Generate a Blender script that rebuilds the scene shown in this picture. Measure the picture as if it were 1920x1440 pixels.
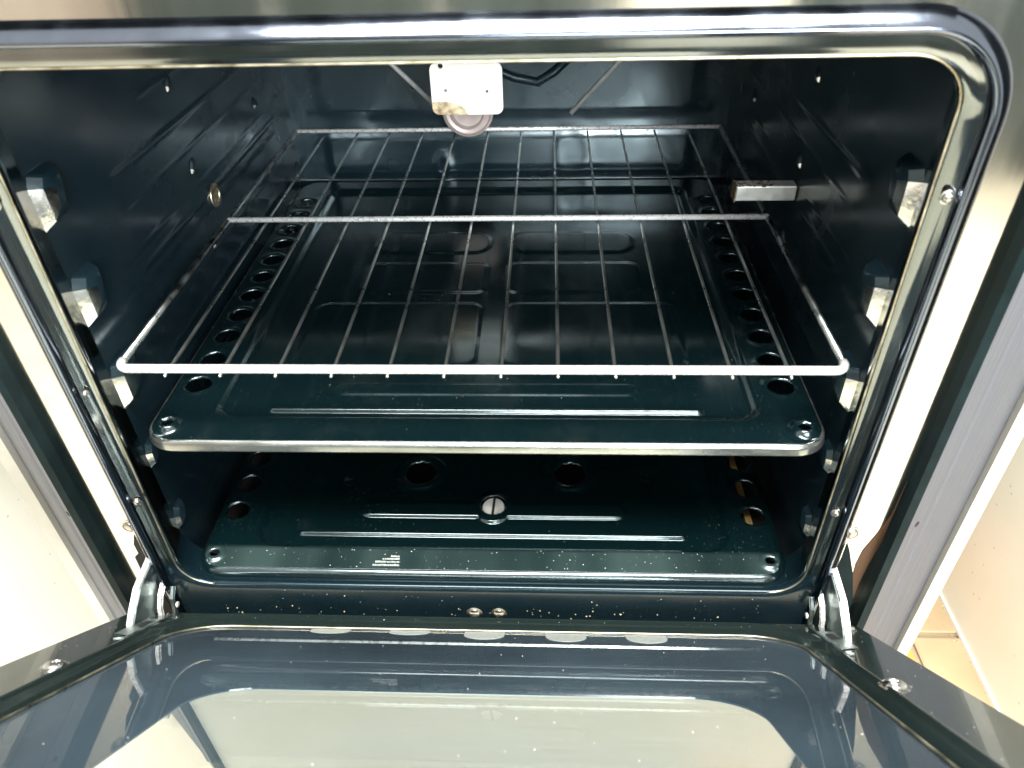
import bpy, math, random
import numpy as np
from mathutils import Vector, Matrix
from mathutils.geometry import tessellate_polygon
random.seed(7)
for o in list(bpy.data.objects): bpy.data.objects.remove(o)
sc = bpy.context.scene
COL = sc.collection

# ------------------------------------------------------------------ camera
CAMP = Vector((0.04336, -0.35678, 0.26874))
YAW, PITCH, ROLL = -0.05845769, 0.6631846, -0.03214505
cy, sy, cp, sp = math.cos(YAW), math.sin(YAW), math.cos(PITCH), math.sin(PITCH)
fw = Vector((sy*cp, cy*cp, -sp)); rt = Vector((cy, -sy, 0)); up = rt.cross(fw)
c_, s_ = math.cos(ROLL), math.sin(ROLL)
r2 = rt*c_ + up*s_; u2 = up*c_ - rt*s_
cam = bpy.data.cameras.new('camera'); camo = bpy.data.objects.new('camera', cam); COL.objects.link(camo)
M = Matrix((r2, u2, -fw)).transposed().to_4x4(); M.translation = CAMP
camo.matrix_world = M
cam.sensor_width = 36; cam.lens = 36*1403.23/1920; cam.clip_start = .01; cam.clip_end = 50
cam.dof.use_dof = True; cam.dof.focus_distance = .60; cam.dof.aperture_fstop = 11
sc.camera = camo

# ------------------------------------------------------------------ world + lights
w = bpy.data.worlds.new('World'); sc.world = w; w.use_nodes = True
bg = w.node_tree.nodes['Background']; bg.inputs[0].default_value = (1.0, .97, .90, 1); bg.inputs[1].default_value = .80
def area(name, loc, target, sx, sy_, power, col):
    l = bpy.data.lights.new(name, 'AREA'); l.shape = 'RECTANGLE'; l.size = sx; l.size_y = sy_; l.energy = power; l.color = col
    o = bpy.data.objects.new(name, l); COL.objects.link(o); o.location = loc
    o.rotation_euler = (Vector(target)-Vector(loc)).to_track_quat('-Z', 'Y').to_euler()
    return o
area('front_fill_light', (.42, -1.55, .50), (.02, .15, -.08), 1.0, .55, 60, (.93, .97, 1.0))  # unseen lamp added to brighten the cavity, heat plate and drawer
area('ceiling_light', (.1, -.75, 1.75), (.0, -.45, -.4), 1.5, .5, 92, (1.0, .98, .93))
sc.view_settings.view_transform = 'Standard'; sc.view_settings.look = 'None'
sc.view_settings.exposure = 0.70; sc.view_settings.gamma = 1
sc.render.engine = 'CYCLES'
sc.cycles.max_bounces = 10

# ------------------------------------------------------------------ materials
class NT:
    def __init__(s, name):
        s.m = bpy.data.materials.new(name); s.m.use_nodes = True; s.t = s.m.node_tree
        s.b = s.t.nodes['Principled BSDF']; s.tc = s.t.nodes.new('ShaderNodeTexCoord')
    def n(s, k, **kw):
        x = s.t.nodes.new('ShaderNode'+k)
        for a, v in kw.items():
            if a.startswith('i_'): x.inputs[a[2:].replace('_', ' ')].default_value = v
            else: setattr(x, a, v)
        return x
    def l(s, a, b): s.t.links.new(a, b)
    def noise(s, scale, detail=4, stretch=None, rough=.5):
        n = s.n('TexNoise'); n.inputs['Scale'].default_value = scale; n.inputs['Detail'].default_value = detail
        n.inputs['Roughness'].default_value = rough
        if stretch:
            mp = s.n('Mapping'); mp.inputs['Scale'].default_value = stretch
            s.l(s.tc.outputs['Object'], mp.inputs['Vector']); s.l(mp.outputs[0], n.inputs['Vector'])
        else: s.l(s.tc.outputs['Object'], n.inputs['Vector'])
        return n.outputs['Fac']
    def ramp(s, f, a, b, va=0., vb=1.):
        r = s.n('MapRange'); r.inputs['From Min'].default_value = a; r.inputs['From Max'].default_value = b
        r.inputs['To Min'].default_value = va; r.inputs['To Max'].default_value = vb
        s.l(f, r.inputs['Value']); return r.outputs[0]
    def mix(s, f, a, b):
        x = s.n('Mix', data_type='RGBA')
        for sock, v in ((x.inputs['A'], a), (x.inputs['B'], b)):
            if isinstance(v, tuple): sock.default_value = (*v, 1)
            else: s.l(v, sock)
        s.l(f, x.inputs['Factor']); return x.outputs['Result']
    def mul(s, a, b):
        x = s.n('Math', operation='MULTIPLY'); s.l(a, x.inputs[0])
        if isinstance(b, float): x.inputs[1].default_value = b
        else: s.l(b, x.inputs[1])
        return x.outputs[0]
    def mx(s, a, b):
        x = s.n('Math', operation='MAXIMUM'); s.l(a, x.inputs[0]); s.l(b, x.inputs[1]); return x.outputs[0]
    def dots(s, scale, size, density_noise=None):
        v = s.n('TexVoronoi'); v.inputs['Scale'].default_value = scale; v.inputs['Randomness'].default_value = 1
        s.l(s.tc.outputs['Object'], v.inputs['Vector'])
        d = s.ramp(v.outputs['Distance'], size, size*.5)
        # keep only some of the cells
        sep = s.n('SeparateColor'); s.l(v.outputs['Color'], sep.inputs[0])
        k = s.n('Math', operation='GREATER_THAN'); s.l(sep.outputs[0], k.inputs[0]); k.inputs[1].default_value = .62
        return s.mul(d, k.outputs[0])
    def bump(s, f, strength, dist, prev=None):
        b = s.n('Bump'); b.inputs['Strength'].default_value = strength; b.inputs['Distance'].default_value = dist
        s.l(f, b.inputs['Height'])
        if prev is not None: s.l(prev, b.inputs['Normal'])
        return b.outputs['Normal']
def P(m, **kw):
    for k, v in kw.items():
        m.b.inputs[k.replace('_', ' ')].default_value = v if not (isinstance(v, tuple) and len(v) == 3) else (*v, 1)

def enamel(name, base, rough=.1, wav=.0006, specks=.5, wavscale=14, ior=1.6, coat=0., grime=.25):
    m = NT(name); P(m, Roughness=rough, IOR=ior, Coat_Weight=coat, Specular_Tint=(.84, 1.0, 1.04))
    d1 = m.dots(420, .16); d2 = m.dots(150, .07)
    patch = m.ramp(m.noise(9, 3), .42, .66)
    sp_ = m.mul(m.mx(m.mul(d1, patch), d2), specks)
    stain = m.mul(m.ramp(m.noise(26, 7, None, .65), .52, .8), grime)
    c = m.mix(stain, base, (.10, .095, .075))
    m.l(m.mix(sp_, c, (.55, .5, .4)), m.b.inputs['Base Color'])
    m.l(m.ramp(m.noise(18, 6), .3, .8, rough*.7, rough*1.9), m.b.inputs['Roughness'])
    n1 = m.bump(m.noise(wavscale, 1.5), 1., wav)
    m.l(m.bump(m.noise(600, 2), .25, .00012, n1), m.b.inputs['Normal'])
    return m.m
M_CAV = enamel('cavity_enamel', (.0052, .0125, .0172), .19, .0009, .10, 12, 1.62, grime=.05)
M_PAN = enamel('pan_enamel', (.0018, .0068, .0082), .14, .0004, .16, 16, 1.9, grime=.05)
def rim_sheen():
    m = NT('rim_sheen_enamel'); P(m, Roughness=.2, IOR=1.9, Specular_Tint=(.84, 1.0, 1.04))
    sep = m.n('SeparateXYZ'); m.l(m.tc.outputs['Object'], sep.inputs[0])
    f = m.mul(m.ramp(sep.outputs[1], .0125, .0085), m.ramp(m.noise(14, 2, (1, .1, .1)), .40, .62, .35, 1.))  # scalloped reflection along the front rim, painted in as a paler tone
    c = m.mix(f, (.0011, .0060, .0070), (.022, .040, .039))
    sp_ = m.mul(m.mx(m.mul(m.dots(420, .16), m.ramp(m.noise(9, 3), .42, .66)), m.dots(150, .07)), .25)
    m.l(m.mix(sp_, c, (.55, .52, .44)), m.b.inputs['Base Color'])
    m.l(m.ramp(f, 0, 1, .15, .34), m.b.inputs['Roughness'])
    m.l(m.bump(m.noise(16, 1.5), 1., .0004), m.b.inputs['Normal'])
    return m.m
M_PAN2 = rim_sheen()
M_LIPD = enamel('lip_enamel', (.0035, .0105, .0150), .14, .0006, .12, 12, 1.38, grime=.05)
M_DOOR = enamel('door_enamel', (.010, .017, .016), .16, .0005, .12, 10, 1.8, .5, .06)

def metal(name, base, rough, stretch=None, bs=.3, scale=60, var=.35, dark=None, dist=.0001, metallic=1.):
    m = NT(name); P(m, Metallic=metallic)
    n = m.noise(scale, 6, stretch)
    dk = dark or tuple(x*(1-var) for x in base)
    m.l(m.mix(m.ramp(n, .35, .7), dk, base), m.b.inputs['Base Color'])
    m.l(m.ramp(n, .3, .7, rough*.7, rough*1.4), m.b.inputs['Roughness'])
    m.l(m.bump(n, bs, dist), m.b.inputs['Normal'])
    return m.m
M_FRAME = metal('polished_frame', (.74, .73, .69), .10, (1, 1, .12), .25, 60, .10, None, .0003)
M_BEAD = metal('dark_bead', (.20, .235, .30), .13, (1, 1, .12), .2, 60, .15, None, .0002)
M_LIP = metal('frame_lip', (.265, .29, .29), .12, (1, 1, .2), .2, 40, .15, None, .0003)
M_CHROME = metal('chromed_wire', (.95, .95, .92), .28, None, .5, 240, .16, None, .0002, .5)
M_SIDE = metal('shaded_rod', (.40, .43, .43), .30, None, .15, 90, .25, (.26, .28, .28), .0001)  # rack chrome darkened: weaker highlight on the side rods put into the colour
M_WIRE = metal('worn_wire', (.80, .83, .80), .28, None, .05, 24, .25, (.42, .45, .43), .0001)
M_ZINC = metal('zinc_steel', (.30, .36, .355), .42, None, .4, 160, .3, None, .0002)
M_STEEL = metal('brushed_steel', (.085, .090, .106), .48, (1, 1, .02), .4, 900, .10, None, .0001, .15)
M_DRAWER = metal('drawer_steel', (.385, .385, .325), .40, (.02, 1, 1), .4, 500, .08, None, .0001, .2)
M_GOLD = metal('bare_edge', (.80, .74, .58), .35, None, .3, 90, .45, (.40, .36, .24))
M_BROWN_REFL = metal('brown_reflection', (.09, .045, .022), .4, (1, 1, .2), .3, 60, .4, None, .0001, .6)
M_LAMP = metal('lamp_rim', (.46, .38, .35), .4, None, .1, 40, .3, None, .0001, .3)
M_ROD = metal('pale_rod', (.80, .80, .76), .38, None, .3, 120, .25, None, .0001, .55)
M_SCREW = metal('screw_steel', (.62, .61, .58), .25, None, .3, 200, .4)
M_RUST = metal('rusted_tip', (.30, .25, .16), .6, None, .8, 260, .7, (.06, .045, .03), .0006, .5)
M_RIM = metal('worn_rim', (.50, .52, .49), .22, (.25, 1, 1), .5, 90, .55, (.26, .28, .26), .0002, .9)

def plain(name, base, rough=.5, var=.1, scale=30, spec=None, dotc=None, bumpd=.0002):
    m = NT(name); P(m, Roughness=rough)
    n = m.noise(scale, 6)
    col = m.mix(m.ramp(n, .3, .7), tuple(x*(1-var) for x in base), base)
    if dotc: col = m.mix(m.mul(m.dots(60, .10), .7), col, dotc)
    m.l(col, m.b.inputs['Base Color']); m.l(m.bump(n, .3, bumpd), m.b.inputs['Normal'])
    return m.m
M_BLACK = plain('gap_filler_black', (.006, .014, .015), .42, .4, 60); M_BLACK.node_tree.nodes['Principled BSDF'].inputs['IOR'].default_value = 1.14
M_VOID = plain('dark_recess', (.006, .006, .006), .8)
M_CREAM2 = plain('cream_side', (.82, .85, .77), .45, .10, 6, dotc=(.45, .38, .22))
M_CREAM = plain('cream_panel', (.74, .725, .64), .45, .10, 6, dotc=(.35, .28, .18))
M_TRIM = plain('cream_trim', (.36, .35, .31), .45, .1, 40)
M_PLATE = plain('pale_plate', (.92, .90, .82), .45, .05, 80)
M_WALL = plain('wall_paint', (.52, .45, .40), .7)
M_GREY = plain('unseen_cupboard_grey', (.036, .054, .055), .4, .15, 12)
M_TILE = plain('cream_tile', (.68, .61, .47), .35, .18, 9, dotc=(.4, .3, .18))
M_TILE2 = plain('worn_tile', (.50, .37, .22), .4, .35, 7, dotc=(.3, .2, .1))
M_GROUT = plain('floor_grout', (.34, .27, .18), .8, .2, 20)
M_TERRA = plain('terracotta', (.74, .30, .07), .5, .15, 20)
M_PALE = plain('pale_mark', (.40, .43, .41), .5, .25, 300)
M_CRUMB = plain('crumb', (.62, .50, .30), .6, .4, 400)
M_DUST = plain('dust_fleck', (.72, .72, .66), .6, .2, 400)
M_BROWN = plain('brown_leather', (.20, .10, .05), .5, .2, 20)
# label plate with scorched corner
def scorched():
    m = NT('scorched_plate'); P(m, Roughness=.5)
    sep = m.n('SeparateXYZ'); m.l(m.tc.outputs['Object'], sep.inputs[0])
    g = m.n('TexGradient', gradient_type='SPHERICAL')
    mp = m.n('Mapping'); mp.inputs['Location'].default_value = (.049*40, 0, -.603*80); mp.inputs['Scale'].default_value = (40, 0, 80)
    m.l(m.tc.outputs['Object'], mp.inputs['Vector']); m.l(mp.outputs[0], g.inputs[0])
    f = m.ramp(g.outputs['Fac'], .02, .14)
    cc = m.mix(m.ramp(m.noise(130, 6), .35, .65), (.22, .15, .08), (.80, .66, .42))
    m.l(m.mix(f, (.93, .91, .84), cc), m.b.inputs['Base Color'])
    return m.m
M_SCORCH = scorched()

def glass(name, tint, film, filmcol, rough=.02):
    m = NT(name)
    t = m.t; out = t.nodes['Material Output']
    gl = m.n('BsdfGlossy'); gl.inputs['Roughness'].default_value = rough
    tr = m.n('BsdfTransparent'); tr.inputs['Color'].default_value = (*tint, 1)
    fr = m.n('Fresnel'); fr.inputs['IOR'].default_value = 1.5
    mix = m.n('MixShader'); m.l(fr.outputs[0], mix.inputs[0]); m.l(tr.outputs[0], mix.inputs[1]); m.l(gl.outputs[0], mix.inputs[2])
    df = m.n('BsdfDiffuse'); df.inputs['Color'].default_value = (*filmcol, 1)
    mx = m.n('MixShader')
    streak = m.ramp(m.noise(7, 5, (1.0, .35, 1)), .3, .75, film*.45, film*1.6)
    spk = m.mx(m.mul(m.dots(170, .12), m.ramp(m.noise(14, 2), .45, .62)), m.dots(60, .035))
    m.l(m.mx(streak, m.mul(spk, .22)), mx.inputs[0]); m.l(mix.outputs[0], mx.inputs[1]); m.l(df.outputs[0], mx.inputs[2])
    m.l(mx.outputs[0], out.inputs['Surface'])
    return m.m
M_GLASS = glass('door_glass', (.95, .97, .97), .06, (.45, .64, .80))
M_GLASS2 = glass('outer_glass', (.95, .97, .94), .03, (.6, .66, .6))
M_PRINT = plain('dark_glass_print', (.013, .052, .088), .12, .2, 10)

# ------------------------------------------------------------------ helpers
def root_loc(p):
    v = Vector((0, 0, 0))
    while p is not None: v += p.location; p = p.parent
    return v
def thing(name, label, cat, loc=(0, 0, 0), group=None):
    o = bpy.data.objects.new(name, None); COL.objects.link(o); o.location = loc; o.empty_display_size = .02
    o['label'] = label; o['category'] = cat
    if group: o['group'] = group
    return o
def mesh(name, V, Fc, mat, parent=None, smooth=False, origin=None):
    """world-space verts -> one object; its origin sits at ORIGIN (world) or at its parent's origin"""
    pl = root_loc(parent); og = Vector(origin) if origin is not None else pl
    me = bpy.data.meshes.new(name)
    A = np.asarray(V, dtype=float) - np.array(og)
    me.from_pydata(A.tolist(), [], Fc); me.materials.append(mat)
    if smooth: me.shade_smooth()
    me.validate(); me.update()
    o = bpy.data.objects.new(name, me); COL.objects.link(o); o.parent = parent; o.location = og - pl
    return o
def copy_of(o, dloc, parent=None, flipx=False):
    c = o.copy(); COL.objects.link(c); c.parent = parent if parent is not None else o.parent
    c.location = o.location + Vector(dloc)
    return c
class B:
    def __init__(s): s.v = []; s.f = []
    def add(s, V, Fc):
        k = len(s.v); s.v += [tuple(p) for p in V]; s.f += [tuple(i+k for i in q) for q in Fc]; return s
    def box(s, x0, x1, y0, y1, z0, z1):
        return s.add([(x, y, z) for z in (z0, z1) for y in (y0, y1) for x in (x0, x1)],
                     [(0, 2, 3, 1), (4, 5, 7, 6), (0, 1, 5, 4), (2, 6, 7, 3), (0, 4, 6, 2), (1, 3, 7, 5)])
    def tube(s, pts, r, n=10, cap=True, closed=False):
        pts = [Vector(p) for p in pts]; N = len(pts); rings = []
        rr = r if isinstance(r, (list, tuple)) else [r]*N
        prev = None
        for i, p in enumerate(pts):
            a = pts[(i-1) % N] if (closed or i) else p; b = pts[(i+1) % N] if (closed or i < N-1) else p
            t = (b-a).normalized()
            if prev is None: u = t.orthogonal().normalized()
            else: u = (prev - t*prev.dot(t)).normalized()
            prev = u; w_ = t.cross(u)
            rings.append([p + (u*math.cos(2*math.pi*k/n) + w_*math.sin(2*math.pi*k/n))*rr[i] for k in range(n)])
        V = [q for r_ in rings for q in r_]; Fc = []
        for i in range(N if closed else N-1):
            j = (i+1) % N
            for k in range(n): Fc.append((i*n+k, i*n+(k+1) % n, j*n+(k+1) % n, j*n+k))
        if cap and not closed: Fc += [tuple(range(n))[::-1], tuple((N-1)*n+k for k in range(n))]
        return s.add(V, Fc)
    def lathe(s, c, axis, prof, n=20):
        """prof: list of (radius, height along axis)"""
        axis = Vector(axis).normalized(); u = axis.orthogonal().normalized(); w_ = axis.cross(u); c = Vector(c)
        V = []; Fc = []
        for r_, h_ in prof:
            V += [c + axis*h_ + (u*math.cos(2*math.pi*k/n) + w_*math.sin(2*math.pi*k/n))*r_ for k in range(n)]
        for i in range(len(prof)-1):
            for k in range(n): Fc.append((i*n+k, i*n+(k+1) % n, (i+1)*n+(k+1) % n, (i+1)*n+k))
        Fc.append(tuple((len(prof)-1)*n+k for k in range(n)))
        return s.add(V, Fc)
    def poly_prism(s, loop3, off):
        """a flat closed outline swept by OFF"""
        n = len(loop3); off = Vector(off); a = [Vector(p) for p in loop3]; b = [p+off for p in a]
        tris = tessellate_polygon([a])
        return s.add(a+b, [tuple(t) for t in tris] + [tuple(i+n for i in t[::-1]) for t in tris] + [(i, (i+1) % n, (i+1) % n+n, i+n) for i in range(n)])
    def obj(s, name, mat, parent=None, smooth=False, origin=None): return mesh(name, s.v, s.f, mat, parent, smooth, origin)
def smooth_by_angle(o, deg=40):
    me = o.data; me.shade_smooth()
    me.set_sharp_from_angle(angle=math.radians(deg))
    return o

def rrect(x0, x1, z0, z1, r, n=10, grow=0.):
    """rounded rectangle, point count fixed by n; grow moves it outward"""
    r = r if isinstance(r, (list, tuple)) else [r]*4      # order: bl, br, tr, tl
    P_ = []
    for (cx, cz, a0, rad) in ((x0+r[0], z0+r[0], 180, r[0]), (x1-r[1], z0+r[1], 270, r[1]), (x1-r[2], z1-r[2], 0, r[2]), (x0+r[3], z1-r[3], 90, r[3])):
        for k in range(n+1):
            a = math.radians(a0+90*k/n); P_.append((cx+(rad+grow)*math.cos(a), cz+(rad+grow)*math.sin(a)))
    return P_
def upath(xh, zt, zb, r, n=12, grow=0.):
    P_ = [(-xh-grow, zb), (-xh-grow, zt-r)]
    for k in range(1, n+1):
        a = math.radians(180-90*k/n); P_.append((-xh+r+(r+grow)*math.cos(a), zt-r+(r+grow)*math.sin(a)))
    for k in range(n+1):
        a = math.radians(90-90*k/n); P_.append((xh-r+(r+grow)*math.cos(a), zt-r+(r+grow)*math.sin(a)))
    P_ += [(xh+grow, zb)]
    return P_
def loft(loops, closed=True):
    n = len(loops[0]); V = [p for l_ in loops for p in l_]; Fc = []
    for i in range(len(loops)-1):
        for k in range(n if closed else n-1): Fc.append((i*n+k, i*n+(k+1) % n, (i+1)*n+(k+1) % n, (i+1)*n+k))
    return V, Fc
def plate(b, outer, holes, fmap, thick):
    """flat sheet with holes: outer and holes are 2D loops; fmap(a, b, d) gives the 3D point"""
    loops = [outer]+holes; fl = [p for l_ in loops for p in l_]
    tris = tessellate_polygon([[Vector((p[0], p[1], 0)) for p in l_] for l_ in loops])
    n = len(fl); V = [fmap(p[0], p[1], 0) for p in fl]+[fmap(p[0], p[1], thick) for p in fl]
    Fc = [tuple(t) for t in tris]+[tuple(i+n for i in t[::-1]) for t in tris]
    k = 0
    for l_ in loops:
        m = len(l_)
        for i in range(m): Fc.append((k+i, k+(i+1) % m, k+(i+1) % m+n, k+i+n))
        k += m
    b.add(V, Fc)
def circ(cx, cy_, r, n=20): return [(cx+r*math.cos(2*math.pi*k/n), cy_+r*math.sin(2*math.pi*k/n)) for k in range(n)]
def ss(x, a, b):
    t = np.clip((x-a)/(b-a), 0, 1); return t*t*(3-2*t)
def sdrr(X, Y, x0, x1, y0, y1, r):
    """signed distance to a rounded rectangle (negative inside)"""
    qx = np.abs(X-(x0+x1)/2)-(x1-x0)/2+r; qy = np.abs(Y-(y0+y1)/2)-(y1-y0)/2+r
    return np.hypot(np.maximum(qx, 0), np.maximum(qy, 0))+np.minimum(np.maximum(qx, qy), 0)-r

# ------------------------------------------------------------------ setting: floor, wall, cupboards
ZF = -.55
floor = B().box(-2.2, 2.2, -1.9, 1.4, ZF-.05, ZF-.005).obj('floor', M_GROUT); floor['kind'] = 'structure'
tile0 = None
TS = .33
for i in range(-7, 5):
    for j in range(-6, 3):
        x0 = .487+i*TS; y0 = .195+j*TS
        if x0 < -2.1 or x0+TS > 2.2 or y0 < -1.9: continue
        if x0 > -.4 and x0 < .4 and y0 > -.2: continue            # under the oven body
        if tile0 is None:
            b = B(); g = .0035; h = ZF
            lo = rrect(0+g, TS-g, 0+g, TS-g, .004, 2); li = rrect(0+g+.002, TS-g-.002, 0+g+.002, TS-g-.002, .004, 2)
            V, Fc = loft([[(x0+p[0], y0+p[1], h-.006) for p in lo], [(x0+p[0], y0+p[1], h-.001) for p in lo], [(x0+p[0], y0+p[1], h) for p in li]])
            n_ = len(lo); Fc.append(tuple(range(2*n_, 3*n_)))
            b.add(V, Fc); tile0 = b.obj('tile', M_TILE, floor, origin=(x0, y0, ZF))
        else:
            c = copy_of(tile0, (0, 0, 0)); c.location = Vector((x0, y0, ZF))
            if i == 0 and j in (-1, 0): c.data = c.data.copy(); c.data.materials[0] = M_TILE2
B().box(.20, .4835, -.134, .40, ZF-.004, ZF).obj('tile', M_TERRA, floor)
wall = B().box(-2.2, 2.2, -1.86, -1.80, ZF, 1.3).obj('kitchen_wall', M_WALL); wall['kind'] = 'structure'

cr = thing('kitchen_cabinet', 'tall cream cabinet side standing on the tiles right of the oven', 'cabinet', (.80, .3, ZF))
b = B().box(.549, 1.1, -.06, 1.2, ZF+.004, .5); b.obj('side_panel', M_CREAM2, cr)
b = B().box(.5465, .549, -.06, 1.2, ZF+.0, ZF+.005); b.obj('base_seal', M_CREAM2, cr)
cl = thing('kitchen_cabinet', 'smooth cream cabinet side standing left of the oven', 'cabinet', (-.8, .3, ZF))
B().box(-1.1, -.50, -.12, 1.2, ZF, .10).obj('side_panel', M_CREAM, cl)
cg = thing('kitchen_cabinet', 'unseen grey green cupboards, added for the dark reflection in the oven frame', 'cabinet', (.6, -1.6, ZF))  # out of view, added so the frame mirrors something dark
B().box(-.98, 2.15, -1.80, -1.62, ZF, 1.0).obj('unseen_carcass', M_GREY, cg)
x = -.97
for k, w_ in enumerate((.40, .40, .40, .36, .40, .40, .40, .33)):
    B().box(x+.003, x+w_-.003, -1.62, -1.602, ZF+.08, .20).obj('unseen_cupboard_door', M_CREAM if k == 3 else M_GREY, cg)  # one cream door added for the bright patch mirrored in the frame
    B().box(x+.003, x+w_-.003, -1.62, -1.602, .21, .98).obj('unseen_cupboard_door', M_GREY, cg)
    B().tube([(x+.36, -1.585, -.2), (x+.36, -1.585, -.08)], .006).obj('unseen_handle', M_CHROME, cg); x += w_

# ------------------------------------------------------------------ the oven
ov = thing('oven', 'black enamel oven standing between the cream cabinet sides, glass door half open', 'oven', (0, 0, ZF))
# front frame ------------------------------------------------------
XO, ZB, ZT = .2235, -.182, .180
RAD = [.022, .022, .028, .028]
b = B()
prof = [(.0095, .012), (.006, .000), (.003, -.010), (.0004, -.0165), (0, -.0185), (.0006, -.0203), (.0020, -.0214), (.0040, -.0218), (.0065, -.0218)]
def lean(z):                      # the lip leans inwards along the two sides and fades out at top and bottom
    return min(1, max(0, (z+.160)/.312)) if z < .152 else max(0, min(1, (.180-z)/.028))
def tilt(z, g): return lean(z)*(.0100-g)*.62
loops = [[(p[0], d+tilt(p[1], g), p[1]) for p in rrect(-XO, XO, ZB, ZT, RAD, 12, g)] for g, d in prof]
b.add(*loft(loops))
ff = b.obj('front_frame', M_LIP, ov); ff.data.materials.append(M_LIPD)
for p_ in ff.data.polygons:
    if p_.center.z+ZF < -.160: p_.material_index = 1
smooth_by_angle(ff, 50)
# face sheet between the lip and the bead
UP = upath(XO, ZT, -.250, .028, 12, .0100); HL = rrect(-XO, XO, ZB, ZT, RAD, 12, .0060)
bl_, br_, tr_, tl_ = HL[:13], HL[13:26], HL[26:39], HL[39:]
b = B(); lps = [[(p[0], -.0217+tilt(p[1], g), p[1]) for p in upath(XO, ZT, -.160, .028, 14, g)] for g in (.0060, .0073, .0087, .0102)]
b.add(*loft(lps, False)); smooth_by_angle(b.obj('face_sheet', M_LIP, ff), 60)
pts_ = [(-.2337, -.160), (-.2337, -.250), (.2337, -.250), (.2337, -.160), (XO+.006, -.160)]+br_[::-1]+bl_[::-1]+[(-XO-.006, -.160)]
b = B(); b.poly_prism([(p[0], -.0217, p[1]) for p in pts_], (0, .002, 0)); b.obj('face_sheet', M_LIPD, ff)
# raised bead, open U running down both sides
b = B()
prof = [(.0090, -.0195), (.0092, -.0225), (.0097, -.0250), (.0105, -.0266), (.0115, -.0273), (.0125, -.0272), (.0135, -.0266), (.0150, -.0254), (.0168, -.0239), (.0182, -.0226), (.0192, -.0214), (.0198, -.0206), (.0205, -.0195)]
loops = [[(p[0], d, p[1]) for p in upath(XO, ZT, -.252, .028, 14, g)] for g, d in prof]
b.add(*loft(loops, False)); bead = smooth_by_angle(b.obj('raised_bead', M_BEAD, ff), 60)
# thin bare edge along the lip
le = rrect(-XO, XO, ZB, ZT, RAD, 12, .0007); le = le[13:]+le[:13]      # starts and ends on the bottom corners
b = B(); b.tube([(p[0], -.0205+tilt(p[1], .001), p[1]) for p in le], .0006, 6)
b.obj('lip_edge', M_GOLD, ff, True)
# flange outside the bead
b = B()
o1 = upath(XO, ZT, -.252, .028, 14, .0190)
half = [(-.268, -.252), (-.268, .262), (.268, .262), (.268, -.252)]
outer = half
# notch for the hinges
tess_in = o1
b2 = [(x, z) for x, z in (half[:1]+half[1:4])]+[(p[0], p[1]) for p in o1[::-1]]
b.poly_prism([(p[0], -.0200, p[1]) for p in b2], (0, .003, 0))
b.obj('flange', M_FRAME, ff)
def pan_screw(parent, c, axis, r=.0042, slot='cross', mat=None):
    axis = Vector(axis).normalized(); b = B()
    b.lathe(c, axis, [(r*1.35, .0), (r*1.35, .0004), (r, .0006), (r*.96, .0014), (r*.75, .0021), (r*.35, .0024)], 18)
    o = smooth_by_angle(b.obj('screw', mat or M_SCREW, parent), 40)
    u = axis.orthogonal().normalized(); w_ = axis.cross(u); cc = Vector(c)+axis*.00235
    b = B()
    for a_, d_ in ((u, w_), (w_, u)):
        q = [cc+a_*r*.62+d_*r*.12, cc-a_*r*.62+d_*r*.12, cc-a_*r*.62-d_*r*.12, cc+a_*r*.62-d_*r*.12]
        b.poly_prism(q, axis*.0002)
    return o, b
def add_screw(parent, c, axis, r=.0042, rec=None):
    o, b = pan_screw(parent, c, axis, r)
    return o
for x in (-.010, .0085): add_screw(ff, (x, -.0216, -.2115), (0, -1, 0), .0045)
add_screw(ff, (-.2375+.000, -.0285+.008, -.120), (0, -1, 0), .004) if False else None
add_screw(ff, (-.2445, -.0200, -.121), (0, -1, 0), .0044)
add_screw(ff, (.2445, -.0200, -.1185), (0, -1, 0), .0044)
add_screw(ff, (-.2290, -.0218, -.094), (0, -1, 0), .0024)
add_screw(ff, (.2290, -.0218, -.097), (0, -1, 0), .0024)
add_screw(ff, (-.2285, -.0218, -.001), (0, -1, 0), .0014)
add_screw(ff, (.2290, -.0218, .118), (0, -1, 0), .0027)
add_screw(ff, (-.2290, -.0218, .118), (0, -1, 0), .0027)
# hinge openings: dark recess plates on the flange
for s in (-1, 1):
    lp = [(s*.2445, -.128), (s*.2475, -.135), (s*.2560, -.160), (s*.2635, -.190), (s*.264, -.204), (s*.258, -.212), (s*.258, -.245), (s*.2445, -.245)] if s > 0 else \
         [(s*.2445, -.130), (s*.2480, -.140), (s*.2480, -.150), (s*.2520, -.154), (s*.2530, -.186), (s*.2560, -.194), (s*.2560, -.245), (s*.2445, -.245)]
    B().poly_prism([(p[0], -.0205, p[1]) for p in lp], (0, .0004, 0)).obj('hinge_slot', M_VOID if s < 0 else M_BLACK, ff)
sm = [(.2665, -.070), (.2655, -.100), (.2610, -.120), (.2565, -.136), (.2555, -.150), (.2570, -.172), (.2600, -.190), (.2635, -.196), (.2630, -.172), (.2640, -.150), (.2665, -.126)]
B().poly_prism([(p[0], -.0204, p[1]) for p in sm], (0, .0003, 0)).obj('brown_reflection', M_BROWN_REFL, ff)  # reflection of something brown, put on the flange as a flat coloured patch
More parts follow.
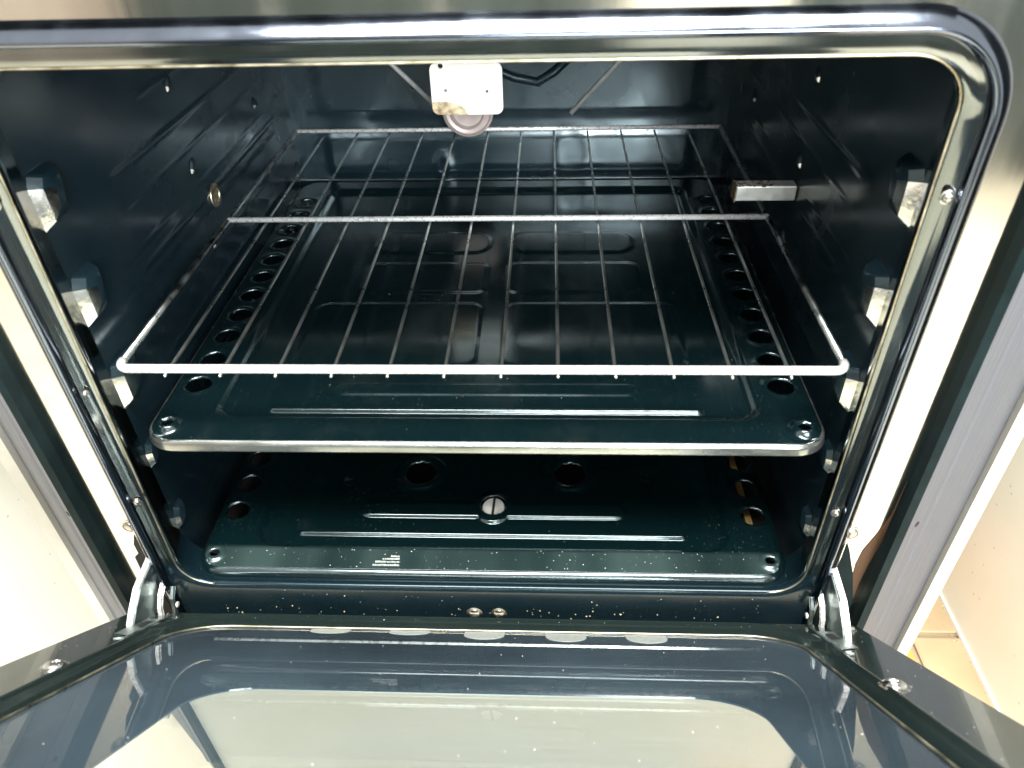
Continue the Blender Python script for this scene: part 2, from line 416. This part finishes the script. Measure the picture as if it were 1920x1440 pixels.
# side columns of the body, leaning back a little away from the opening
for s in (-1, 1):
    prof = [(.268, -.018), (.268, -.030), (.2695, -.0305), (.2735, -.0300)]
    b = B(); b.box(min(s*.268, s*.2735), max(s*.268, s*.2735), -.0295, .05, ZF+.06, .30); b.obj('black_side_strip', M_BLACK, ov)
    p2 = [(.2738, -.0240), (.2750, -.0262), (.2775, -.0250), (.300, -.0045), (.3025, -.0040), (.3040, -.0020), (.3055, .0010), (.3075, .0018), (.355, .0415), (.360, .0455), (.360, .060), (.2738, .060)]
    V = []; n_ = len(p2)
    for z in (ZF+.05, .30): V += [(s*x, y, z) for x, y in p2]
    Fc = [(i, (i+1) % n_, (i+1) % n_+n_, i+n_) for i in range(n_)]+[tuple(range(n_)), tuple(range(n_, 2*n_))]
    b = B().add(V, Fc); smooth_by_angle(b.obj('side_column', M_STEEL, ov), 30)
    b = B(); b.box(min(s*.3605, s*.3715), max(s*.3605, s*.3715), .040, .60, ZF+.05, .30); b.obj('edge_trim', M_TRIM, ov)
    for z in (-.112, .10):
        b = B().lathe((s*.2860, -.0176, z), (s*.55, -.8, 0), [(.0021, 0), (.0021, .0003)], 14); b.obj('rivet_hole', M_VOID, ov)
# lower drawer front under the door
b = B(); b.box(-.272, .272, -.024, .05, ZF+.06, -.262); b.obj('drawer_front', M_DRAWER, ov)
B().box(-.268, .268, -.0585, -.0215, -.2420, -.2380).obj('dark_gap_filler', M_BLACK, ov)  # dark plate added so the gap below the frame mirrors black

# cavity -------------------------------------------------------------
WX, YB, ZC, ZFL = .232, .440, .215, -.212
def wall_grid(name, u0, u1, v0, v1, fmap, hfun, mat, nu=90, nv=90):
    U, Vv = np.meshgrid(np.linspace(u0, u1, nu), np.linspace(v0, v1, nv)); H = hfun(U, Vv)
    V = [fmap(a, c, h) for a, c, h in zip(U.ravel(), Vv.ravel(), H.ravel())]
    Fc = [(j*nu+i, j*nu+i+1, (j+1)*nu+i+1, (j+1)*nu+i) for j in range(nv-1) for i in range(nu-1)]
    o = mesh(name, V, Fc, mat, ov, True); return o
def side_h(Y, Z):
    h = np.zeros_like(Y)
    for zc in (.086, .022, -.044, -.109):
        d = sdrr(Y, Z, .085, .405, zc-.003, zc+.003, .003); h += .0006*ss(-d, -.001, .003)
    for zc, a_ in ((.118, .0006), (.150, .0005), (.064, .0005), (.035, .0004), (-.02, .0005), (-.09, .0005)):
        d = sdrr(Y, Z, .03+abs(zc), .43, zc-.0018, zc+.0018, .0018); h += .6*a_*ss(-d, -.0015, .0022)
    return h
walls = []
for s in (-1, 1):
    walls.append(wall_grid('side_wall', .008, YB, ZFL, ZC, lambda a, c, h, s=s: (s*(WX-h), a, c), side_h, M_CAV, 110, 440))
def back_h(X, Z):
    h = np.zeros_like(X)
    d = sdrr(X, Z, -.20, .20, .004, .20, .02); h += .0016*ss(-d, -.006, .012)
    d = sdrr(X, Z, -.20, .20, -.062, -.010, .012); h += .0028*ss(-d, -.003, .009)
    d = sdrr(X, Z, -.19, .136, -.100, -.072, .004); h -= .004*ss(-d, 0, .004)
    h += .010*(1-ss(Z, -.070, -.064))
    d = np.hypot(X-.071, (Z+.035)*.6)-.016; h += .0004*np.exp(-(d/.005)**2)
    d = np.hypot((X+.071)*1.2, (Z+.05)*.6)-.008; h += .0015*np.exp(-(d/.004)**2)
    return h
bw = wall_grid('back_wall', -WX, WX, ZFL, ZC, lambda a, c, h: (a, YB-h, c), back_h, M_CAV, 190, 190)
def ceil_h(X, Y):
    h = np.zeros_like(X)
    d = sdrr(X, Y, -.19, .19, .05, .40, .03); h += .004*ss(-d, 0, .008)
    return h
wall_grid('cavity_ceiling', -WX, WX, .008, YB, lambda a, c, h: (a, c, ZC-h), ceil_h, M_CAV, 60, 60)
B().box(-WX, WX, .008, YB, ZFL-.003, ZFL).obj('cavity_floor', M_VOID, ov)
# closing body panels round the cavity
b = B(); b.box(-.36, .36, .455, .47, ZF+.05, .30); b.box(-.36, .36, .06, .455, .285, .30); b.obj('body_panel', M_BLACK, ov)
b = B(); b.box(-WX-.003, WX+.003, -.0185, .02, ZFL-.006, ZFL-.002); b.obj('sill_plate', M_CAV, ov)
b = B(); b.box(-.268, .268, -.0208, .05, .262, .268); b.box(-.268, .268, -.045, -.0205, .262, .30); b.obj('control_panel', M_BLACK, ov)
# strips between the wall front edges and the frame
# stamped shelf supports
def support(s, z, y=.008, k=1.):
    b = B(); w0 = .034*k; d = .0088*k
    base = [(y, z-w0*.95), (y+.020*k, z-w0*.9), (y+.026*k, z-.006), (y+.026*k, z+.001), (y+.004, z+.001), (y, z-.006)]
    def ring(pts, h): return [(s*(WX+.0005-h), p[0], p[1]) for p in pts]
    inner = [(y+.0100*k, z-w0*.60), (y+.017*k, z-w0*.56), (y+.019*k, z-.009), (y+.019*k, z-.0045), (y+.0150*k, z-.0045), (y+.0115*k, z-.009)]
    mid = [tuple(np.array(p)*.55+np.array(q)*.45) for p, q in zip(base, inner)]
    V, Fc = loft([ring(base, 0), ring(mid, d*.70), ring(inner, d)]); n_ = 6
    Fc.append(tuple(range(2*n_, 3*n_)))
    b.add(V, Fc)
    w_ = walls[0] if s < 0 else walls[1]
    o = b.obj('shelf_support', M_CAV, w_, True, origin=(s*WX, y, z)); o.data.materials.append(M_SUP)
    for i, p_ in enumerate(o.data.polygons):
        if i in (5, 11): p_.material_index = 1  # front faces get a bright metal for the floor's reflection on them
    o.data.set_sharp_from_angle(angle=math.radians(25))
    m = o.modifiers.new('bevel', 'BEVEL'); m.width = .0012*k; m.segments = 3; m.limit_method = 'ANGLE'; m.harden_normals = False
    return o
M_SUP = metal('bright_support_face', (.95, .94, .86), .16, None, .9, 38, .2, None, .0020)
SUPS = 1
for s in (-1, 1):
    first = support(s, .118)
    for z in (.056, -.008): copy_of(first, (0, 0, z-.118))
    low = support(s, -.074, .008, .60)
    for p_ in low.data.polygons:
        if p_.index == 11: p_.material_index = 0
    copy_of(low, (0, 0, -.064))
    small = support(s, .118, .190, .34)
    for y in (.190, .345):
        for z in (.118, .056, -.008, -.072, -.136):
            if (y == .190 and z == .118) or (y == .345 and z > .1): continue
            copy_of(small, (0, y-.190, z-.118))
# rotisserie hole in the left wall
b = B()
ring = [(-WX+.001, .217+.0085*math.cos(a), .017+.0085*math.sin(a)) for a in np.linspace(0, 2*math.pi, 25)[:-1]]
b.tube(ring, .0013, 8, closed=True); o = b.obj('socket_ring', M_GOLD, walls[0], True)
B().lathe((-WX+.0004, .217, .017), (1, 0, 0), [(.008, 0), (.008, .0006)], 20).obj('socket_hole', M_RUST, walls[0])
# rusty thermostat block on the right wall
b = B(); b.box(.186, .2315, .185, .197, .0225, .0345); o = b.obj('sensor_block', M_ROD, ov)
m = o.modifiers.new('bevel', 'BEVEL'); m.width = .0012; m.segments = 2
b = B()
for k in range(26):
    x = .1865+random.random()*.030; y = .185+random.random()*.01; z = .0345; r = .0008+random.random()*.0012
    b.lathe((x, y, z-.0004), (0, 0, 1), [(r, 0), (r*.7, .0006), (r*.2, .0009)], 6)
b.box(.1855, .1865, .1845, .1975, .022, .035); b.obj('rust_crust', M_RUST, o)
# white plate hanging in front of the lamp
b = B()
lp = rrect(-.0565, .0050, .053, .0960, .006, 6)
holes = [circ(-.044, .0735, .0014, 10), circ(-.0085, .0725, .0014, 10), circ(-.047, .0935, .0022, 12)]
plate(b, lp, holes, lambda a, c, d: (a, .300+d, c), .0022)
pl = b.obj('heat_plate', M_SCORCH, ov)
for hx, hz in ((-.044, .0735), (-.0085, .0725)): B().lathe((hx, .3035, hz), (0, -1, 0), [(.0018, 0), (.0018, .0004)], 10).obj('rivet', M_SCREW, pl)
b = B(); b.box(-.040, -.012, .3025, .3045, .092, .2145); b.obj('hanger', M_ZINC, pl)
b = B(); b.lathe((-.037, .405, .022), (0, -1, 0), [(.026, -.03), (.026, .0), (.0255, .002), (.0235, .003), (.0225, .001), (.0185, .0), (.0180, .003), (.0165, .0035), (.015, .001), (.004, 0)], 32)
smooth_by_angle(b.obj('oven_lamp', M_LAMP, ov), 40)
# slanting steel rods of the grill burner under the ceiling
for a_, e_ in (((-.160, .33, .155), (-.054, .36, .0335)), ((.172, .33, .160), (.0655, .36, .0335))):
    B().tube([a_, e_], .0023, 10).obj('burner_rod', M_ROD, ov, True)
    
b = B(); pts = [(-.13, .40, .10), (-.02, .40, .068), (.012, .398, .0555), (.034, .396, .052), (.050, .395, .062), (.075, .395, .085), (.075, .34, .12), (.05, .2, .19)]
b.tube(pts, .0045, 10); b.obj('grill_burner', M_CAV, ov, True)
# a few small supports under the base plate with the brassy strip seen through its holes
b = B(); b.box(.2060, .2112, .050, .150, -.204, -.200); b.obj('brass_strip', metal('brass_strip', (.46, .32, .13), .45, None, .5, 60, .4, None, .0001, .3), ov)
b = B(); b.box(-.210, -.203, .060, .130, ZFL+.0005, ZFL+.003); b.obj('brass_strip', M_GOLD, ov)
# gas regulator screw seen in the base plate's centre hole
b = B().lathe((.001, .0585, -.1885), (0, -.25, 1), [(.0092, -.01), (.0092, .0060), (.0086, .0070), (.003, .0073)], 28)
rg = smooth_by_angle(b.obj('regulator_knob', M_ROD, ov), 40)
ax = Vector((0, -.25, 1)).normalized(); c0 = Vector((.001, .0585, -.1885))+ax*.0078
u = Vector((.08, .97, .24)).normalized(); v_ = ax.cross(u).normalized()
B().poly_prism([c0+u*.0086+v_*.0010, c0-u*.0086+v_*.0010, c0-u*.0086-v_*.0010, c0+u*.0086-v_*.0010], ax*.0002).obj('knob_slot', M_VOID, rg)

# ------------------------------------------------------------------ trays
def pan(name, root, z, x0, x1, y0, y1, hfun, holes, mat, step=.0015, rad=.028):
    nx = int((x1-x0)/step)+1; ny = int((y1-y0)/step)+1
    ya = np.concatenate([np.arange(y0, .066, .0004), np.arange(.066, y1, step), [y1]]); ny = len(ya)
    X, Y = np.meshgrid(np.linspace(x0, x1, nx), ya)
    # round the front corners (and the rear ones)
    for cx, sx_ in ((x0+rad, -1), (x1-rad, 1)):
        for cyy, sy_ in ((y0+rad, -1), (y1-rad, 1)):
            m_ = ((X-cx)*sx_ > 0) & ((Y-cyy)*sy_ > 0); dx, dy = (X-cx), (Y-cyy); r = np.hypot(dx, dy)
            mm = m_ & (r > rad)
            # square-to-disc squeeze keeps rows ordered
            q = np.maximum(np.abs(dx), np.abs(dy))/np.maximum(r, 1e-9)
            f = np.where(m_, q+(1-q)*(1-np.clip(np.maximum(np.abs(dx), np.abs(dy))/rad, 0, 1))**.5*1.0, 1.)
            X = np.where(m_, cx+dx*f, X); Y = np.where(m_, cyy+dy*f, Y)
    H = hfun(X, Y)
    keep = np.ones((ny-1, nx-1), bool)
    for hx, hy, hr in holes:
        d = np.hypot(X-hx, Y-hy); sn = np.abs(d-hr) < step*.72
        kx = np.where(sn, hx+(X-hx)*hr/np.maximum(d, 1e-9), X); ky = np.where(sn, hy+(Y-hy)*hr/np.maximum(d, 1e-9), Y); X, Y = kx, ky
        cxm = (X[:-1, :-1]+X[1:, 1:]+X[:-1, 1:]+X[1:, :-1])/4; cym = (Y[:-1, :-1]+Y[1:, 1:]+Y[:-1, 1:]+Y[1:, :-1])/4
        keep &= np.hypot(cxm-hx, cym-hy) > hr*.97
    V = np.stack([X.ravel(), Y.ravel(), (z+H).ravel()], 1)
    Fc = [(j*nx+i, j*nx+i+1, (j+1)*nx+i+1, (j+1)*nx+i) for j in range(ny-1) for i in range(nx-1) if keep[j, i]]
    used = np.unique(np.array(Fc).ravel()); rem = -np.ones(len(V), int); rem[used] = np.arange(len(used))
    o = mesh(name, V[used], [tuple(rem[list(f)]) for f in Fc], mat, root, True)
    m = o.modifiers.new('thickness', 'SOLIDIFY'); m.thickness = .0009; m.offset = -1
    return o
def rim(root, z, x0, x1, y0, y1, prof, mat, rad=.028, name='rolled_rim'):
    b = B(); loops = [[(p[0], p[1], z+d) for p in rrect(x0, x1, y0, y1, rad, 10, g)] for g, d in prof]
    b.add(*loft(loops)); return smooth_by_angle(b.obj(name, mat, root), 60)
def hole_ring_h(h, X, Y, holes, amp=.0008, w_=.0022):
    for hx, hy, hr in holes:
        d = np.hypot(X-hx, Y-hy)-hr; h = h+amp*np.exp(-((d-.0012)/w_)**2)-.0016*np.exp(-(np.maximum(d, 0)/.0009)**2)
    return h
NH = 11
def side_holes(y0): return [(s*.205, y0+.0305*k, .0088) for s in (-1, 1) for k in range(NH)]
# middle tray
TX = .2165
TM = .2205
mt = thing('oven_tray', 'black enamel tray with silvery front rim on the middle runners, below the rack', 'oven tray', (0, 0, -.066))
mh = side_holes(.055)+[(s*.2085, .010, .0034) for s in (-1, 1)]
def mid_h(X, Y):
    h = np.zeros_like(X)
    h -= .0045*ss(-sdrr(X, Y, -.186, .186, .019, .395, .016), 0, .007)
    h += .0026*ss(-sdrr(X, Y, -.147, .147, .0300, .0340, .0018), -.0012, .0012)
    h += .0014*ss(-sdrr(X, Y, -.106, .106, .0490, .0620, .0065), -.0015, .0020)
    for x0, x1 in ((-.148, -.008), (.008, .148)):
        h += .0009*ss(-sdrr(X, Y, x0, x1, .082, .172, .012), -.001, .004)
    for x0, x1 in ((-.118, -.008), (.008, .124)):
        h += .0009*ss(-sdrr(X, Y, x0, x1, .186, .240, .010), -.001, .004)
        h += .0009*ss(-sdrr(X, Y, x0, x1, .256, .300, .018), -.001, .004)
        for hx, hy, hr in mh[-2:]: h += .0022*np.exp(-((np.hypot(X-hx, Y-hy)-.0055)/.0024)**2)
    return hole_ring_h(h, X, Y, mh[:-2])
pan('pan', mt, -.055, -TM, TM, -.0035, .412, mid_h, mh, M_PAN, rad=.019)
rim(mt, -.055, -TM, TM, -.0035, .412, [(0, 0), (.0004, -.0001), (.0010, -.0005), (.0017, -.0010), (.0023, -.0020), (.0026, -.0034), (.0032, -.0062), (.0033, -.0070), (.0028, -.0076), (.0016, -.0078)], M_RIM, .019)
# base plate
bp = thing('oven_base_plate', 'black enamel plate covering the oven bottom, with round centre hole and silver knob', 'oven plate', (0, 0, -.19))
lh = side_holes(.047)+[(s*.208, .0030, .0034) for s in (-1, 1)]+[(-.0635, .097, .0125), (.0635, .097, .0125), (.001, .0580, .0100)]
def low_h(X, Y):
    h = np.zeros_like(X)
    h -= .0045*ss(-sdrr(X, Y, -.184, .184, .0105, .400, .020), 0, .006)
    h += .0026*ss(-sdrr(X, Y, -.150, .150, .0265, .0305, .0018), -.0012, .0012)
    d = np.minimum(sdrr(X, Y, -.106, .106, .0460, .0600, .0070), np.hypot(X-.001, Y-.0560)-.0155)
    h += .0024*ss(-d, -.0012, .0014)
    for s in (-1, 1):
        h += .0022*np.exp(-((np.hypot(X-s*.0635, Y-.097)-.0185)/.0024)**2)
        h -= .002*np.exp(-((np.hypot(X-s*.127, Y-.094))/.006)**2)
    for hx, hy, hr in lh[22:24]: h += .0022*np.exp(-((np.hypot(X-hx, Y-hy)-.0055)/.0024)**2)
    return hole_ring_h(h, X, Y, lh[:22]+lh[24:])
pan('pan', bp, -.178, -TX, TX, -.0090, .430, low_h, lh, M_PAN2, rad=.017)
rim(bp, -.178, -TX, TX, -.0090, .430, [(0, 0), (.0005, -.0001), (.0014, -.0006), (.0024, -.0012), (.0034, -.0022), (.0041, -.0036), (.0045, -.0052)], M_PAN, .017)
# worn white print on the plate's front rim: short rows of illegible small marks
b = B()
for r_, (z0, x0, x1) in enumerate(((-.0045, -.0855, -.0655), (-.0015, -.0835, -.0655), (.0012, -.0780, -.0660), (.0036, -.0725, -.0665))):
    x = x0
    while x < x1:
        w_ = random.uniform(.0006, .0016)
        b.box(x, min(x+w_, x1), z0+.004, z0+.004+random.uniform(.0009, .0017), -.17785, -.17765); x += w_+random.uniform(.0002, .0005)
# ------------------------------------------------------------------ wire rack
rk = thing('oven_rack', 'shiny chromed wire shelf on the upper runners of the oven', 'wire rack', (0, 0, 0))
rr = .0028
pts = []
for p in rrect(-.2195, .2195, .0005, .4135, [.010, .010, .006, .006], 6): pts.append((p[0], p[1], 0))
nf = len(pts)
# front bar and side bars as one bent rod, rear bar closing it
front = [p for p in pts]
b = B()
i0 = 13  # after br corner
path = pts[21:]+pts[:21]
fb = [(-.2195, .4120, 0), (-.2195, .2, 0), (-.2195, .0090, 0)]+[(p[0], p[1], 0) for p in rrect(-.2195, .2195, .0005, .4135, .007, 6)[1:13]]+[(.2195, .0090, 0), (.2195, .2, 0), (.2195, .4120, 0)]
b.tube(fb[2:-2], rr, 12); b.obj('front_bar', M_CHROME, rk, True)
for s in (0, 1):
    q = fb[:3] if s == 0 else fb[-3:][::-1]
    B().tube([q[0], q[1], (q[2][0], q[2][1]-.0002, 0)], .0024, 10).obj('side_rod', M_SIDE, rk, True)
B().tube([(-.2195, .4135, .0005), (.2195, .4135, .0005)], .0021, 12).obj('rear_bar', M_CHROME, rk, True)
B().tube([(-.2195, .2036, .001), (.2195, .2036, .001)], .0023, 12).obj('middle_bar', M_CHROME, rk, True)
wz = -.0022-.0012
wr = B().tube([(-.1895, -.0030, wz), (-.1895, -.0015, wz), (-.1895, .2, wz), (-.1895, .4150, wz)], [.0009, .00115, .00115, .00105], 8).obj('wire', M_WIRE, rk, True)
for k in range(1, 12): copy_of(wr, (.03425*k, 0, 0))

# ------------------------------------------------------------------ door (half open)
TH = .73996; HZ = -.21244
ev = Vector((0, -math.cos(TH), math.sin(TH))); nv = Vector((0, math.sin(TH), math.cos(TH))); p0 = Vector((0, -.020, HZ))
def D(x, s, n=0): return tuple(p0+Vector((x, 0, 0))+ev*s+nv*n)
SL = .43; DX = .262
WP = (-.213, .213, .0365, SL-.045, [.030]*4)      # window opening of the inner panel
b = B()
outer = rrect(-DX, DX, .022, SL, .004, 2)
gw = [(-x if False else x, s) for x, s in rrect(*WP[:4], .034, 12, .0125)]
slots = []
plate(b, outer, [gw], lambda a, c, d: D(a, c, d), -.0020)
door = b.obj('door', M_DOOR, ov)
# pressed surround of the window: ridge, then slope down to the glass
b = B()
prof = [(.0130, -.0002), (.0122, .0010), (.0110, .0016), (.0098, .0010), (.0088, .0000), (.0060, -.0012), (.0030, -.0028), (.0008, -.0042), (0, -.0052), (0, -.0064)]
b.add(*loft([[D(x, s, d) for x, s in rrect(*WP[:4], .034, 14, g)] for g, d in prof])); smooth_by_angle(b.obj('window_surround', M_DOOR, door), 60)
b = B(); b.tube([D(x, s, -.0050) for x, s in rrect(*WP[:4], .034, 14, .0002)], .0007, 6, closed=True); b.obj('seal_edge', M_GOLD, door, True)
# inner glass
def slab(x0, x1, s0, s1, r, n0, n1, holes=()):
    b = B(); plate(b, rrect(x0, x1, s0, s1, r, 10), list(holes), lambda a, c, d: D(a, c, n0+d), n1-n0); return b
def sheet(x0, x1, s0, s1, r, n0):
    b = B(); lp = rrect(x0, x1, s0, s1, r, 10); b.add([D(x, s, n0) for x, s in lp], [tuple(range(len(lp)))[::-1]]); return b
sheet(-.2128, .2128, .0367, SL-.0452, .0338, -.0060).obj('inner_glass', M_GLASS, door)
slab(-.184, .187, .0560, .0580, .0009, -.0095, -.0080).obj('pane_line_strip', M_CHROME, door)  # thin silver strips put in for the pale line along the pane
slab(-.180, .182, .0530, .0538, .0003, -.0095, -.0088).obj('pane_line_strip', M_SCREW, door)
for cx, dp in ((-.1080, .011), (-.0520, .011), (.0010, .019), (.0575, .021), (.1125, .021)):
    lp = [(cx-.0140, .0370), (cx+.0140, .0370)]+[(cx+.0140*math.cos(a), .0370+dp*.45+dp*.55*math.sin(a)) for a in np.linspace(0, math.pi, 12)]
    B().poly_prism([D(x, s, -.0059) for x, s in lp], nv*.0002).obj('vent_light_mark', M_PALE, door)  # light showing at the vent holes, put in as flat pale shapes
# door edges and outer shell
b = B()
V = [D(x, s, 0) for x, s in outer]+[D(x, s, -.030) for x, s in outer]; n_ = len(outer)
V = [D(x, s, -.0021) for x, s in outer]+[D(x, s, -.030) for x, s in outer]
b.add(V, [(i, (i+1) % n_, (i+1) % n_+n_, i+n_) for i in range(n_)]); b.obj('door_edge', M_BLACK, door)
WIN = (-.167, .167, .106, SL-.085)
slab(-.2615, .2615, .0225, SL-.0005, .004, -.0255, -.0245, [rrect(*WIN, .038, 14)]).obj('printed_border', M_PRINT, door)
# dotted halftone edge of the print
lpw = rrect(*WIN, .038, 14); dots = B(); acc = []
for i in range(len(lpw)):
    a = Vector(lpw[i]); c = Vector(lpw[(i+1) % len(lpw)]); L = (c-a).length; t_ = 0
    k = max(1, int(L/.0016))
    for q in range(k): acc.append(a.lerp(c, q/k))
for p in acc:
    if p.y > .34: continue
    lp = [(p.x+.00060*math.cos(w_), p.y+.00060*math.sin(w_)) for w_ in np.linspace(0, 2*math.pi, 7)[:-1]]
    dots.add([D(x, s, -.0243) for x, s in lp], [tuple(range(6))])
do = dots.obj('halftone_edge', M_PRINT, door); do['kind'] = 'stuff'
sheet(-.2610, .2610, .0230, SL-.001, .004, -.0262).obj('outer_glass', M_GLASS2, door)
# handle on the far (upper) end of the outer face
b = B(); b.tube([D(-.22, SL-.03, -.030), D(-.22, SL-.03, -.065), D(.22, SL-.03, -.065), D(.22, SL-.03, -.030)], .009, 12); b.obj('door_handle', M_CHROME, door, True)
def dscrew(x, s, r=.0062): 
    b = B(); b.lathe(D(x, s, 0), nv, [(r*1.3, 0), (r*1.3, .0005), (r, .0008), (r*.95, .0020), (r*.7, .0030), (r*.42, .0033), (r*.36, .0020), (.0005, .0018)], 22)
    smooth_by_angle(b.obj('screw', M_SCREW, door), 40)
dscrew(-.231, .155); dscrew(.228, .157); dscrew(.252, .036, .004)
# cut-outs for the hinges
for s in (-1, 1):
    B().poly_prism([D(s*.2275, .044, .0004), D(s*.2390, .044, .0004), D(s*.2390, .084, .0004), D(s*.2275, .088, .0004)], nv*.0003).obj('hinge_cutout', M_ZINC, door)
    B().poly_prism([D(s*.2300, .052, .0009), D(s*.2350, .052, .0009), D(s*.2350, .064, .0009), D(s*.2300, .066, .0009)], nv*.0002).obj('hinge_cutout', M_VOID, door)
    b = B(); b.tube([D(s*.2245, .038, .0012), D(s*.2245, .097, .0012), D(s*.230, .1005, .0012)], .0011, 8); b.obj('cutout_lip', M_ZINC, door, True)

# hinge arms ------------------------------------------------------------
def strip(s, xc, pts_top, pts_bot, th, name, mat):
    b = B(); lp = [(s*xc, y, z) for y, z in pts_top]+[(s*xc, y, z) for y, z in pts_bot[::-1]]
    b.poly_prism(lp, (s*th, 0, 0)); o = b.obj(name, mat, ov)
    m = o.modifiers.new('bevel', 'BEVEL'); m.width = .0004; m.segments = 2
    return o
def ribbon(path, half, x0, dx, name, mat):
    P2 = [Vector((y, z)) for y, z in path]; L = []; Rr = []
    for i, p in enumerate(P2):
        t = (P2[min(i+1, len(P2)-1)]-P2[max(i-1, 0)]).normalized(); n_ = Vector((-t.y, t.x))*half
        L.append(p+n_); Rr.append(p-n_)
    b = B(); b.poly_prism([(x0, p.x, p.y) for p in L+Rr[::-1]], (dx, 0, 0)); o = b.obj(name, mat, ov)
    m = o.modifiers.new('bevel', 'BEVEL'); m.width = .0003; m.segments = 2
    return o
for s in (-1, 1):
    strip(s, .2395, [(-.006, -.156), (-.022, -.157), (-.044, -.160), (-.058, -.168), (-.0715, -.1785)],
                    [(.006, -.176), (-.012, -.181), (-.032, -.189), (-.046, -.193), (-.0615, -.1945)], .0042, 'hinge_arm', M_ZINC)
    # top edge made of brighter metal, for the light it catches
    ribbon([(-.006, -.1552), (-.022, -.1562), (-.044, -.1592), (-.0575, -.1672), (-.0715, -.1780), (-.0738, -.1850)], .0013, s*.2405, s*.0034, 'hinge_lit_edge', M_CHROME)
    # small hooked link beside it
    ribbon([(-.0180, -.1815), (-.0215, -.1772), (-.0265, -.1765), (-.0335, -.1800), (-.0395, -.1868), (-.0420, -.1945), (-.0420, -.2030)], .0014, s*.2350, s*.0022, 'hinge_hook', M_CHROME)
    ribbon([(-.0225, -.1845), (-.0290, -.1905), (-.0315, -.1985), (-.0340, -.2060)], .0012, s*.2315, s*.0018, 'hinge_spring_end', M_ZINC)
    b = B(); b.lathe((s*.2300, -.030, -.1960), (-s, 0, 0), [(.0022, 0), (.0022, .0008), (.0012, .0011)], 14); b.obj('pin', M_CHROME, ov, True)

# crumbs and flecks ----------------------------------------------------
def flecks(name, mat, parent, n, fpos, smin, smax):
    b = B()
    for _ in range(n):
        p, nrm = fpos(); p = Vector(p); nrm = Vector(nrm).normalized(); r = random.uniform(smin, smax)
        u = nrm.orthogonal().normalized(); w_ = nrm.cross(u); a = random.random()*6.28
        ring = [p+(u*math.cos(a+k*2.1)*random.uniform(.5, 1.3)+w_*math.sin(a+k*2.1)*random.uniform(.5, 1.3))*r for k in range(3)]
        b.add(ring+[p+nrm*r*.8], [(0, 1, 3), (1, 2, 3), (2, 0, 3)])
    o = b.obj(name, mat, parent); o['kind'] = 'stuff'; return o
flecks('crumbs', M_CRUMB, ff, 42, lambda: ((random.choice([random.gauss(.055, .03), random.uniform(-.2, .2)]), -.0217, random.gauss(-.2115, .0045)), (0, -1, 0)), .0003, .0010)
flecks('dust', M_DUST, ff, 50, lambda: ((random.uniform(-.2, .2), -.0217, random.uniform(-.216, -.186)), (0, -1, 0)), .0002, .0005)
flecks('dust', M_DUST, door, 60, lambda: (D(random.uniform(-.19, .2), random.uniform(.04, .28), -.0058), nv), .0002, .0005)
flecks('dust', M_DUST, door, 50, lambda: (D(random.uniform(-.25, .25), random.choice([random.uniform(.024, .034), random.uniform(.024, .034)]), .0002), nv), .00015, .0004)
flecks('dust', M_DUST, door, 45, lambda: (D(random.choice((-1, 1))*random.uniform(.226, .26), random.uniform(.03, .30), .0002), nv), .00015, .0004)
flecks('dust', M_DUST, bp, 90, lambda: ((random.uniform(-.2, .2), random.choice((random.uniform(-.008, .010), random.uniform(-.008, .010))), -.1778), (0, 0, 1)), .0002, .0006)
flecks('dust', M_DUST, mt, 70, lambda: ((random.gauss(.02, .08), random.uniform(.02, .24), -.0590), (0, 0, 1)), .00015, .0004)

b_marks = B()
random.seed(11)
for z0, x0, x1 in ((-.0040, -.0855, -.0655), (-.0010, -.0840, -.0655), (.0018, -.0790, -.0660), (.0042, -.0730, -.0665)):
    x = x0
    while x < x1:
        w_ = random.uniform(.0006, .0016)
        b_marks.box(x, min(x+w_, x1), z0-.002, z0-.002+random.uniform(.0010, .0017), -.1779, -.17765); x += w_+random.uniform(.0002, .0005)
b_marks.obj('worn_print', M_PALE, bp)

flecks('grime', M_CRUMB, cr, 90, lambda: ((.5485-random.random()**2*.012, random.uniform(-.05, .40), ZF+.0005), (0, 0, 1)), .0005, .0022)
